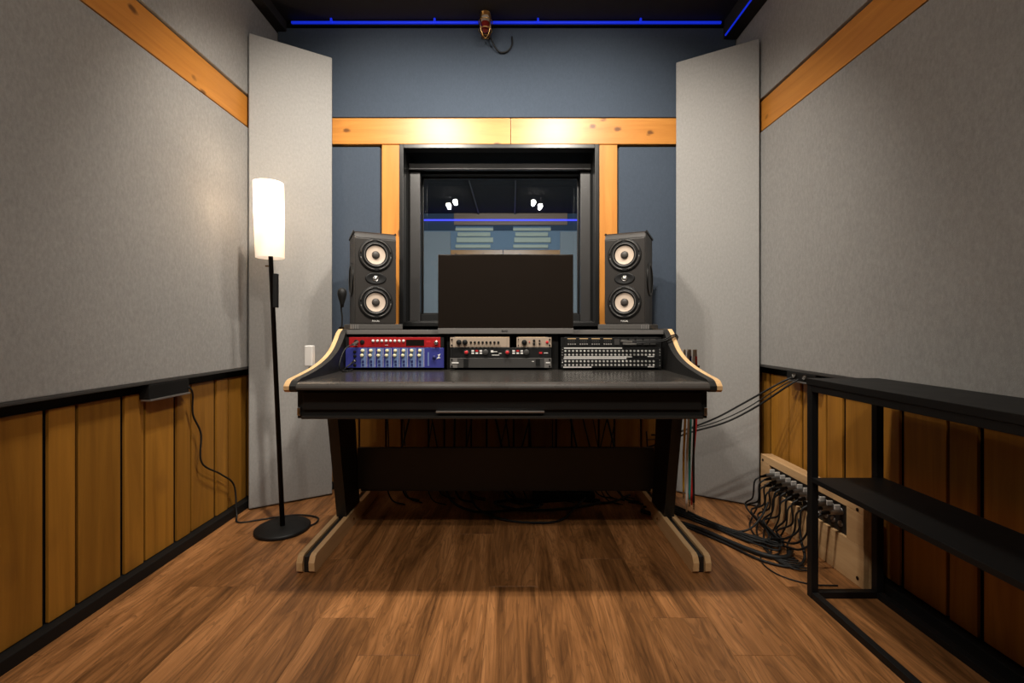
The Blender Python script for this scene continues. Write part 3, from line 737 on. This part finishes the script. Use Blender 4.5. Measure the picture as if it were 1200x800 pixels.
# white upright box on the desk side
wa = solo('wireless_adapter', bx(DX0-.050, DX0-.016, 1.945, 1.975, .835, .924, bev=.005, seg=3), 'white', 'small white upright box fixed outside the left side of the desk', 'adapter')
solo('adapter_bracket', bx(DX0-.030, DX0-.0005, 1.94, 1.98, .800, .834, bev=.002), 'steel', 'little black bracket holding the white box on the desk side', 'bracket')

# ------------------------------------------------------------------ patch cables hung on the right side of the desk
hx = DX1
solo('cable_hanger', bx(hx+.0005, hx+.066, 2.03, 2.075, .822, .832, bev=.002), 'steel', 'black comb bracket for patch leads on the right side of the desk', 'cable hanger')
hang = [('yellow', 'yellow', .010, 2.062, .235, .000), ('white', 'whitec', .022, 2.050, .18, -.003), ('teal', 'teal', .034, 2.058, .20, .002), ('black', 'rubber', .045, 2.044, .19, .004), ('red', 'redc', .056, 2.050, .21, -.014)]
for nm, mt, dx, y, zb, dr_ in hang:
    t = thing('patch_lead', f'{nm} patch lead hanging down beside the right end of the desk', 'cable', (hx+dx, y, zb), group='patch leads on the desk side')
    part('cord', tube(bmnew(), [(hx+dx, y, .87), (hx+dx, y, .80), (hx+dx+.004, y+.004, .6), (hx+dx+dr_*.5, y+.01, .42), (hx+dx+dr_, y+.012, zb+.02)], .0052), mt, t)
    part('boot', cy((hx+dx, y, .828), (hx+dx, y, .872), .0068, .0060, seg=12), {'teal': 'blue', 'yellow': 'white', 'black': 'white'}.get(nm, mt), t)
    part('plug', cy((hx+dx, y, .872), (hx+dx, y, .902), .0052, .0045, seg=12), 'nickel', t)
    part('tip', cy((hx+dx+dr_, y+.012, zb+.025), (hx+dx+dr_, y+.012, zb-.012), .005, .003, seg=12), mt if nm in ('white', 'red') else 'chrome', t)

# ------------------------------------------------------------------ wooden connector box on the right wall
sb = thing('connector_box', 'wooden connector box on the floor with a black plate of silver plugs', 'connector box', (1.37, 2.09, 0))
bxf = 1.340
bm = bmnew()
box(bm, bxf, bxf+.02, 1.735, 2.452, .285, .323, bev=.002); box(bm, bxf, bxf+.02, 1.735, 2.452, .0, .160, bev=.002)
box(bm, bxf, bxf+.02, 1.735, 1.824, .1605, .2845, bev=.001); box(bm, bxf, bxf+.02, 2.372, 2.452, .1605, .2845, bev=.001)
part('front_board', bm, 'box', sb)
part('top_board', bx(bxf+.0205, 1.399, 1.735, 2.452, .303, .323, bev=.002), 'box', sb)
part('end_board', bx(bxf+.0205, 1.399, 1.735, 1.755, 0, .3025, bev=.002), 'box', sb)
part('end_board', bx(bxf+.0205, 1.399, 2.432, 2.452, 0, .3025, bev=.002), 'box', sb)
pl8 = part('connector_plate', bx(bxf+.012, bxf+.016, 1.822, 2.374, .158, .287), 'lam', sb)
for (y, z) in ((1.765, .295), (1.765, .030), (2.43, .295), (2.43, .03)):
    part('screw', cy((bxf+.001, y, z), (bxf-.0015, y, z), .007, seg=12), 'black', sb)
sockets = bmnew()
xm = finish(lathe(bmnew(), [(.0125, 0), (.0125, .004), (.009, .004), (.009, .001), (0, .001)], Matrix.Rotation(-PI/2, 4, 'Y'), 14), 'socket', 'alu')
for rz_ in (.250, .196):
    for i in range(12): inst('socket', xm, pl8, Vector((bxf+.012, 2.345-i*.043, rz_)) - wloc(sb))
ends = []
for i in range(11):
    y = 2.330 - i*.0445
    if i >= 8: y -= .02
    z = .246
    t = thing('microphone_plug', ('silver plug with raised latch, %s from the corner panel in the connector box' % ['first','second','third','fourth','fifth','sixth','seventh','eighth','ninth','tenth','eleventh'][i]), 'plug', (bxf, y, z), group='silver plugs in the connector box')
    part('shell', cy((bxf+.0115, y, z), (bxf-.040, y, z-.002), .0105, .010, seg=14), 'nickel', t)
    part('latch', bx(bxf-.020, bxf+.004, y-.0045, y+.0045, z+.009, z+.030, bev=.003), 'nickel', t)
    part('boot', cy((bxf-.040, y, z-.002), (bxf-.072, y+.002, z-.010), .0075, .005, seg=12), 'rubber', t)
    zf = .012 + .006*(i % 3)
    P = [(bxf-.070, y+.002, z-.009), (bxf-.095, y+.006, z-.035), (bxf-.100+.004*(i % 4), y+.015, z-.12), (bxf-.115-.01*(i % 3), y+.05+.02*(i % 2), .05+zf)]
    # every lead curls to the floor and joins the loom towards the desk
    jx, jy = 1.19+.012*(i % 4), 2.02 + .022*(i % 5)
    P += [(jx, jy, zf+.012), (1.10+.02*(i % 3), 2.10+.015*(i % 4), zf), (1.0, 2.26+.012*(i % 5), zf)]
    if i % 3 == 0: P += [(.90, 2.42+.01*i, zf), (.80, 2.52, zf), (.66, 2.58, zf)]
    elif i % 3 == 1: P += [(.92, 2.36+.01*i, zf), (.84, 2.44+.006*i, zf+.004), (.72, 2.50, zf)]
    else: P += [(.93, 2.44, zf), (.86, 2.56, zf+.006), (.80, 2.62, .12), (.78, 2.64, .40)]
    part('cord', tube(bmnew(), P, .0042, n=7), 'rubber', t)
# lower row of plugs, short dark ones
for i in range(6):
    y = 2.33 - i*.06; z = .196
    t = thing('microphone_plug', 'black plug of the lower row, %s from the corner panel' % ['first', 'second', 'third', 'fourth', 'fifth', 'sixth'][i], 'plug', (bxf, y, z), group='black plugs in the connector box')
    part('shell', cy((bxf+.0115, y, z), (bxf-.045, y, z-.004), .0095, .0075, seg=14), 'rubber', t)
    part('ring', cy((bxf-.010, y, z-.0008), (bxf-.014, y, z-.001), .0101, seg=14), 'chrome', t)
    P = [(bxf-.044, y, z-.004), (bxf-.07, y+.004, z-.03), (bxf-.075, y+.01, .09), (bxf-.10, y+.02, .02), (1.18, y-.08, .008), (1.13, 1.98, .008), (1.16, 1.88+.02*i, .008), (1.22, 1.86+.02*i, .008)]
    part('cord', tube(bmnew(), P, .004, n=7), 'rubber', t)

# loose floor cables
loose = [
    ('thick black loom crossing the floor from the desk leg to the connector box', [(.70, 2.46, .012), (.80, 2.36, .012), (.92, 2.24, .012), (1.02, 2.08, .012), (1.10, 1.98, .012), (1.18, 1.96, .012), (1.24, 2.02, .016)], .011),
    ('black cable looping nearest the camera on the floor by the connector box', [(.74, 2.42, .008), (.86, 2.28, .008), (.98, 2.10, .008), (1.06, 1.95, .008), (1.16, 1.89, .008), (1.24, 1.93, .02), (1.27, 2.0, .07), (1.28, 2.03, .15)], .0055),
    ('thin black cable trailing over the floor towards the black shelf', [(1.10, 2.02, .004), (1.06, 1.92, .004), (1.08, 1.83, .004), (1.16, 1.77, .004), (1.26, 1.76, .004)], .0028),
    ('black cable curving up from the floor beside the grey corner panel', [(.80, 2.52, .006), (.90, 2.40, .006), (1.02, 2.24, .008), (1.12, 2.18, .03), (1.20, 2.2, .08), (1.25, 2.22, .15)], .005),
]
for lab, P, r in loose: solo('cable', tube(bmnew(), P, r, n=10), 'rubber', lab, 'cable')

# wall socket plate with the three cables to the desk
sk = thing('wall_socket_plate', 'small black plate with two silver sockets under the right wall fabric', 'socket plate', (XR+.02, 2.21, .72))
part('plate', bx(XR-.006, XR+.03, 2.085, 2.30, .742, .783, bev=.003), 'steel', sk)
part('lower_edge', bx(XR-.010, XR+.03, 2.085, 2.29, .7345, .7415, bev=.002), 'alu', sk)
for y in (2.235, 2.155):
    part('socket', cy((XR-.006, y, .764), (XR-.016, y, .764), .012, .010, seg=16), 'chrome', sk)
for lab, P, r in (
    ('uppermost of three black cables strung from the wall plate to the desk', [(XR-.008, 2.255, .755), (XR-.06, 2.28, .72), (1.20, 2.38, .60), (1.10, 2.44, .52), (.98, 2.50, .45), (.86, 2.52, .41), (.78, 2.55, .40)], .0048),
    ('thin middle one of three black cables strung from the wall plate', [(XR-.008, 2.225, .748), (XR-.05, 2.25, .72), (1.21, 2.36, .58), (1.08, 2.44, .49), (.96, 2.50, .44), (.84, 2.54, .385), (.76, 2.56, .37)], .0028),
    ('lowest of three black cables strung from the wall plate to the desk', [(XR-.012, 2.195, .752), (XR-.06, 2.22, .71), (1.24, 2.32, .595), (1.12, 2.40, .50), (.97, 2.48, .43), (.86, 2.53, .37), (.77, 2.56, .33)], .0048)):
    solo('cable', tube(bmnew(), P, r, n=10), 'rubber', lab, 'cable', 'cables from the wall plate to the desk')

# cables behind and below the desk
rnd = random.Random(3)
for i in range(20):
    x = -.72 + i*.073 + rnd.uniform(-.02, .02); y = 2.64 + .03*(i % 4); d = rnd.uniform(-.10, .10); r = (.0042, .0032, .006)[i % 3]
    z0 = .77
    solo('cable', tube(bmnew(), [(x, y, z0), (x+d*.2, y+.01, .58), (x+d*.8, y+.02, .36), (x+d*1.2, y, .20), (x+d, y-.02, .10), (x+d+.04, y-.05, .02), (x+d+.12, y-.08, r+.002)], r, n=6), 'rubber',
         'black cable hanging behind the desk above its lower panel', 'cable', 'cables hanging behind the desk')
for lab, P, r in (
    ('black cable sagging onto the floor under the desk, nearest the camera', [(-.25, 2.62, .10), (-.20, 2.50, .02), (-.05, 2.36, .007), (.15, 2.32, .007), (.26, 2.36, .007), (.34, 2.48, .02), (.42, 2.60, .03)], .006),
    ('black cable coil on the floor below the middle of the desk', [(-.40, 2.62, .16), (-.34, 2.52, .05), (-.2, 2.46, .008), (.0, 2.48, .008), (.15, 2.54, .008), (.05, 2.62, .008), (-.1, 2.56, .018), (.05, 2.46, .016), (.3, 2.50, .008), (.5, 2.58, .01)], .007),
    ('black cable lying far back on the floor under the desk', [(-.1, 2.66, .2), (-.02, 2.64, .04), (.12, 2.60, .01), (.35, 2.62, .01), (.55, 2.58, .01), (.68, 2.62, .04)], .007)):
    solo('cable', tube(bmnew(), P, r, n=8), 'rubber', lab, 'cable')
pd = thing('power_strip', 'black power strip lying on the floor under the desk', 'power strip', (.30, 2.66, 0))
part('body', bx(.12, .48, 2.63, 2.69, 0, .045, bev=.006), 'steel', pd)
for i in range(5): part('outlet', cy((.17+i*.065, 2.66, .0452), (.17+i*.065, 2.66, .047), .018, seg=16), 'rubber', pd)

# ------------------------------------------------------------------ black metal shelf on the right
SX0, SX1, SY0, SY1 = 1.105, 1.372, .42, 1.705
shf = thing('metal_shelf', 'low black metal shelf unit with two boards along the right wall', 'shelf', ((SX0+SX1)/2, (SY0+SY1)/2, 0))
P_ = .026
for x in (SX0, SX1-P_):
    for y in (SY0, SY1-P_):
        part('post', bx(x, x+P_, y, y+P_, 0, .788, bev=.002), 'steel', shf)
for x in (SX0, SX1-P_):
    part('rail', bx(x+.001, x+P_-.001, SY0+P_, SY1-P_, .0, .024, bev=.002), 'steel', shf)
    part('rail', bx(x+.001, x+P_-.001, SY0+P_, SY1-P_, .764, .788, bev=.002), 'steel', shf)
for y in (SY0, SY1-P_):
    part('rail', bx(SX0+P_, SX1-P_, y+.001, y+P_-.001, .0, .024, bev=.002), 'steel', shf)
    part('rail', bx(SX0+P_, SX1-P_, y+.001, y+P_-.001, .764, .788, bev=.002), 'steel', shf)
part('shelf_board', bx(SX0-.002, SX1+.002, SY0-.002, SY1+.002, .7885, .812, bev=.002), 'steel', shf)
part('shelf_board', bx(SX0+.001, SX1-.001, SY0+P_, SY1-P_, .430, .448, bev=.002), 'steel', shf)

# ------------------------------------------------------------------ ceiling edge lights and warning lamp
ls = thing('led_strip', 'long blue light line along the top of the window wall', 'led strip', (-.05, 2.80, 2.87))
part('diffuser', bx(-1.36, 1.29, 2.800, 2.812, 2.874, 2.888, bev=.003), 'led', ls)
part('channel', bx(-1.37, 1.32, 2.8125, 2.828, 2.868, 2.897), 'black', ls)
for x in (-1.11, -.475, .16, .79):
    part('glow_clip', bx(x-.006, x+.006, 2.788, 2.7995, 2.868, ZC-.001, bev=.002), 'led', ls)  # clips glow themselves, standing in for the strip's light falling on them
struct('trim_1', bx(1.312, XR+.05, YR, 2.827, 2.79, ZC, bev=.003), 'ceil')
solo('led_strip', bx(1.304, 1.3115, -1.5, 2.79, 2.788, 2.797, bev=.002), 'led', 'blue light line running along the top of the right wall', 'led strip')
struct('trim_2', bx(XL-.05, XL+.06, YR, 2.827, 2.838, ZC, bev=.003), 'ceil')
solo('led_strip', bx(XL+.0605, XL+.068, -1.5, 2.55, 2.842, 2.850, bev=.002), 'led', 'faint blue light line along the top of the left wall', 'led strip')

rl = thing('warning_lamp', 'caged brass warning lamp with a red bulb above the window', 'warning lamp', (-.160, 2.76, 2.775))
rx, ry = -.160, 2.745
part('back_plate', bx(rx-.030, rx+.030, 2.796, 2.8275, 2.79, 2.895, bev=.006), 'black', rl)
part('collar', cy((rx, ry, 2.872), (rx, ry, 2.895), .034, .030, seg=24), 'brass', rl)
part('bracket', bx(rx-.012, rx+.012, ry, 2.797, 2.878, 2.892, bev=.002), 'brass', rl)
part('glass_top', cy((rx, ry, 2.838), (rx, ry, 2.872), .027, .024, seg=24), 'frosted', rl)
part('red_glass', lathe(bmnew(), [(.027, .062), (.029, .05), (.027, .025), (.016, .006), (0, 0)], Matrix.Translation((rx, ry, 2.775)), 24), 'redglass', rl)
for q in range(4):
    a = PI/4*1 + q*PI/2; c, s_ = math.cos(a), math.sin(a)
    part('cage_bar', tube(bmnew(), [(rx+.034*c, ry+.034*s_, 2.885), (rx+.042*c, ry+.042*s_, 2.84), (rx+.040*c, ry+.040*s_, 2.795), (rx+.024*c, ry+.024*s_, 2.757), (rx, ry, 2.746)], .0038, 6), 'brass', rl)
for zz, rr in ((2.842, .042), (2.792, .039)):
    part('cage_ring', tube(bmnew(), [(rx+rr*math.cos(2*PI*i/24), ry+rr*math.sin(2*PI*i/24), zz) for i in range(25)], .0034, 6, raw=True), 'brass', rl)
solo('cable', tube(bmnew(), [(rx+.02, 2.79, 2.80), (rx+.05, 2.80, 2.735), (rx+.085, 2.815, 2.705), (rx+.13, 2.815, 2.71), (rx+.16, 2.815, 2.75), (rx+.16, 2.815, 2.80)], .005), 'rubber', 'short black cable loop on the navy wall beside the caged lamp', 'cable')

# ------------------------------------------------------------------ hanging twin spots (above the frame, mirrored in the glass)
def spot_fixture(cx, y, label, s, power, aim, size, heads, grp):
    t = thing('twin_spotlight', label, 'spotlight', (cx, y, ZC), group=grp)
    part('canopy', bx(cx-.09, cx+.09, y-.035, y+.035, ZC-.022, ZC-.001, bev=.004), 'black', t)
    for hx_, hy in heads:
        d = Vector((-s*aim[0], aim[1], aim[2])).normalized()
        p = Vector((cx+s*hx_, y+hy, ZC-.085))
        hd = part('head', cy(p-d*.055, p, .040, .044, seg=20), 'black', t)
        part('yoke', cy(p-d*.05, (cx+s*hx_, y+hy*.5, ZC-.02), .008, seg=8), 'black', hd)
        part('bulb', lathe(bmnew(), [(.036, -.004), (.036, .010), (.028, .026), (.014, .033), (0, .035)], Matrix.Translation(p) @ d.to_track_quat('Z', 'Y').to_matrix().to_4x4(), 18), 'bulb', hd)
        l = bpy.data.lights.new('spot_light', 'SPOT'); l.energy = power; l.color = WARM; l.spot_size = R(size); l.spot_blend = 0.85; l.shadow_soft_size = .028
        lob = bpy.data.objects.new('spot_light', l); C.objects.link(lob); lob.parent = t
        lob.location = p + d*.062 - t.location
        lob.rotation_euler = d.to_track_quat('-Z', 'Y').to_euler()
H1 = ((.045, .045), (-.045, -.03)); H2 = ((.07, -.15), (-.045, .06))
spot_fixture(-.62, 1.50, 'left twin spotlight on the ceiling above the desk', -1, SPOT_W, (.02, .62, -.76), 118, H1, 'twin ceiling spots above the desk')
spot_fixture(.38, 1.50, 'right twin spotlight on the ceiling above the desk', 1, SPOT_W, (.02, .62, -.76), 118, H1, 'twin ceiling spots above the desk')
spot_fixture(-.76, -.30, 'left twin spotlight on the ceiling behind the camera', -1, REAR_W, (.24, .60, -.80), 98, H2, 'twin ceiling spots behind the camera')
spot_fixture(.46, -.30, 'right twin spotlight on the ceiling behind the camera', 1, REAR_W, (.24, .60, -.80), 98, H2, 'twin ceiling spots behind the camera')
